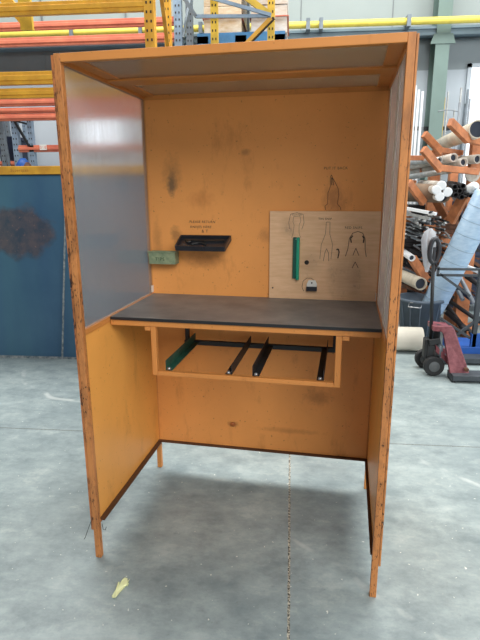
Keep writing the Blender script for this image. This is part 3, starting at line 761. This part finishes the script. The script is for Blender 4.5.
# ------------------------------------------------------------------ pallet jack
JD = 4.3
jk = thing('pallet_jack', 'worn red pallet jack with black loop handle and grey forks', 'pallet jack', (onfloor(431,373).x, JD, 0))
oj = Vector(jk.location)
def J(x, y, dd=JD): return at(x, y, dd) - oj
wr = .085
for i, yy_ in enumerate((0.0, .20)):
    wx_ = 0 if i == 0 else -.025
    wh = MB().lathe((wx_, yy_, wr), [(.05,-.025),(wr-.008,-.027),(wr,-.018),(wr,.018),(wr-.008,.027),(.05,.025)], 28, (0,1,0)).build('wheel', m_rub, jk)
    MB().lathe((wx_, yy_, wr), [(.02,-.034),(.045,-.030),(.045,.03),(.02,.034)], 20, (0,1,0)).build('hub', m_hub, wh)
MB().tube([(0,-.03,wr),(0,.22,wr)], .012, 10).build('axle', m_blk, jk)
# pump and yoke
cxp = J(435,345).x + .0
MB().box(cxp-.055, cxp+.045, .02, .12, .12, .26).box(cxp-.075, cxp-.03, .03, .11, .14, .31).build('pump_body', m_blk, jk, .008)
MB().lathe((cxp+.02,.05,.10), [(.04,0),(.04,.12),(.028,.13),(.028,.30),(.035,.30),(.035,.33)], 18).build('pump_cylinder', m_blk, jk)
MB().lathe((cxp+.05,.02,.17), [(.022,0),(.022,.09),(.014,.1)], 14).build('valve', m_gal, jk)
MB().bar((cxp-.05,.0,.29),(cxp+.04,.0,.31),.03,.05).build('yoke', m_blk, jk, .004)
# handle
h0 = Vector((cxp-.02,.07,.30)); h1 = J(434,263); h1.y = .02; 
MB().tube([h0, h1], .015, 12).build('handle_shaft', m_blk, jk)
ctr = J(435,251); top = J(435,239)
hw = .034; hh = (top.z-h1.z)/2; cz = (top.z+h1.z)/2
pts = [(h1.x+hw*math.sin(2*PI*k/20)*1.1, .02, cz-hh*math.cos(2*PI*k/20)) for k in range(20)]
MB().tube(pts, .019, 12, False, Vector((0,1,0)), True).build('loop_grip', m_blk2, jk)
MB().box(h1.x-.012, h1.x+.012, .008, .03, cz-hh, cz+hh*.3).build('release_lever', m_blk2, jk, .004)
# red frame
z_t = J(448,328).z
MB().poly([J(438,326.5),J(452.5,326.5),J(455,330),J(470,375,4.2),J(451,377.5,4.18),J(444,335,4.29)], (0,.045,0)).build('side_frame', m_jred, jk, .004, 'worn red sloping plate')
MB().poly([J(433,326),J(452,328),J(452,333),J(433,331)], (0,.18,0)).build('top_plate', m_jred, jk, .003)
MB().poly([J(436,345),J(450,360),J(451,368),J(436,352)], (0,.05,0)).build('push_link', m_jred, jk, .002)
MB().poly([Vector((J(447,352).x, .02+.40, .13)), Vector((J(455,352).x,.42,.13)), Vector((J(470,352).x,.42,.06)), Vector((J(452,352).x,.42,.06))], (0,.04,0)).build('side_frame', m_jred, jk)
c = J(466,369,4.18)
MB().lathe(c, [(.018,0),(.018,.02),(.01,.024)], 12, (0,-1,0)).build('pivot_bolt', m_rust, jk)
f0 = onfloor(452,383) - oj
for i, yy_ in enumerate((f0.y, f0.y+.46)):
    fk = MB(); L_ = 1.1
    fk.box(f0.x, f0.x+L_, yy_, yy_+.15, .055, .063); fk.box(f0.x, f0.x+L_, yy_, yy_+.006, .018, .055); fk.box(f0.x, f0.x+L_, yy_+.144, yy_+.15, .018, .055)
    fk.box(f0.x, f0.x+.006, yy_, yy_+.15, .018, .063)
    fk = fk.build('fork', m_fork, jk, .002)
    MB().lathe((f0.x+L_-.15, yy_+.075, .038), [(.01,-.04),(.037,-.04),(.037,.04),(.01,.04)], 18, (0,1,0)).build('fork_roller', m_rub, fk)
    MB().box(f0.x+.0, f0.x+.03, yy_+.01, yy_+.14, 0, .018).build('fork_heel', m_rub, fk)
# plastic bag on the handle
bp = J(433,248) + oj + Vector((0,.09,0))
b = MB(); prof = [(.008,.03),(.04,.0),(.055,-.06),(.048,-.14),(.03,-.25),(.010,-.33)]
n = 20; rings = []
for r_, h_ in prof:
    rings.append([b.b.verts.new((bp.x-.01+math.cos(2*PI*k/n)*r_*(1+.25*math.sin(3*k)), bp.y+math.sin(2*PI*k/n)*r_*.35*(1+.3*math.cos(5*k)), bp.z+h_+.12)) for k in range(n)])
for A, B in zip(rings, rings[1:]):
    for k in range(n):
        f = b.b.faces.new((A[k], A[(k+1)%n], B[(k+1)%n], B[k])); f.smooth = True
tag(b.build('plastic_bag', m_bag), 'clear crumpled plastic bag hanging behind the pallet jack handle', 'bag')

# grey stillage frame on the right
sd = 4.8
cg = thing('steel_stillage', 'dark grey tubular steel frame beyond the pallet jack', 'frame', at(470, 350, sd))
og = Vector(cg.location); cg.location.z = 0; og.z = 0
def G(x, y, dd=sd): return at(x, y, dd) - og
xR = 2.6-og.x
z1_ = G(440,269).z; z2_ = G(440,274).z; xl = G(437,270).x
MB().bar((xl,0,z1_),(xR,0,z1_),.022,.022).build('rail', m_fork, cg, .002)
MB().bar((xl,0,z2_-.01),(xR,0,z2_-.01),.022,.022).build('rail', m_fork, cg, .002)
MB().bar((xl+.01,0,z2_-.02),(xl+.01,0,z1_+.02),.022,.022).build('corner_stub', m_fork, cg, .002)
MB().bar((xR-.03,0,z1_),(xR-.03,.3,z1_),.022,.022).build('rail', m_fork, cg, .002)
MB().bar(G(448,341),G(486,314),.026,.026).build('brace', m_fork, cg, .003)
MB().bar(G(440,274),G(470,296),.022,.022).build('brace', m_fork, cg, .002)
MB().bar(G(440,318),G(470,338),.024,.024).build('brace', m_fork, cg, .003)
px_ = G(478,300).x
MB().box(px_-.02, px_+.02, -.02, .02, 0, z1_).build('post', m_fork, cg, .003)
MB().box(xR-.05, xR-.01, .28, .30, 0, z1_).build('post', m_fork, cg, .003)
MB().box(G(452,345).x, xR, -.03, .3, .04, .115).build('base_deck', m_blue, cg, .004)
MB().box(G(452,345).x+.05, xR, 0, .1, 0, .04).build('skid', m_blue, cg)
MB().box(G(470,345).x, G(470,345).x+.12, -.02, .02, .115, .24).build('corner_bracket', m_blue, cg)

# ------------------------------------------------------------------ light
wd = bpy.data.worlds.new('world'); S.world = wd; wd.use_nodes = True
wd.node_tree.nodes['Background'].inputs[0].default_value = (.86,.93,1,1)
wd.node_tree.nodes['Background'].inputs[1].default_value = .3
def area(name, loc, target, sx, sy, power, col):
    l = bpy.data.lights.new(name, 'AREA'); l.shape = 'RECTANGLE'; l.size = sx; l.size_y = sy; l.energy = power; l.color = col
    o = bpy.data.objects.new(name, l); COL.objects.link(o); o.location = loc
    o.rotation_euler = (Vector(target)-Vector(loc)).to_track_quat('-Z', 'Y').to_euler(); return o
area('skylight', (0, 5.4, 6.4), (0, 4.4, 0), 12, 2.4, 900, (1,.99,.96))
area('skylight', (2.2, -2.6, 4.6), (-.2, 2.4, .8), 4, 3, 350, (1,.99,.96))
area('added_side_fill', (6.0, 2.4, 2.6), (1.0, 2.4, 1.3), 4, 2, 170, (.93,.97,1))  # added fill from the right, brightens the right plastic panel
area('added_front_fill', (2.6, -4.5, 1.7), (-.4, 2.4, .9), 3, 2.4, 60, (.95,.98,1))  # added low fill from the front, brightens the booth interior

S.view_settings.view_transform = 'Standard'; S.view_settings.look = 'None'
S.view_settings.gamma = 1; S.view_settings.use_curve_mapping = False
S.view_settings.exposure = 0.0
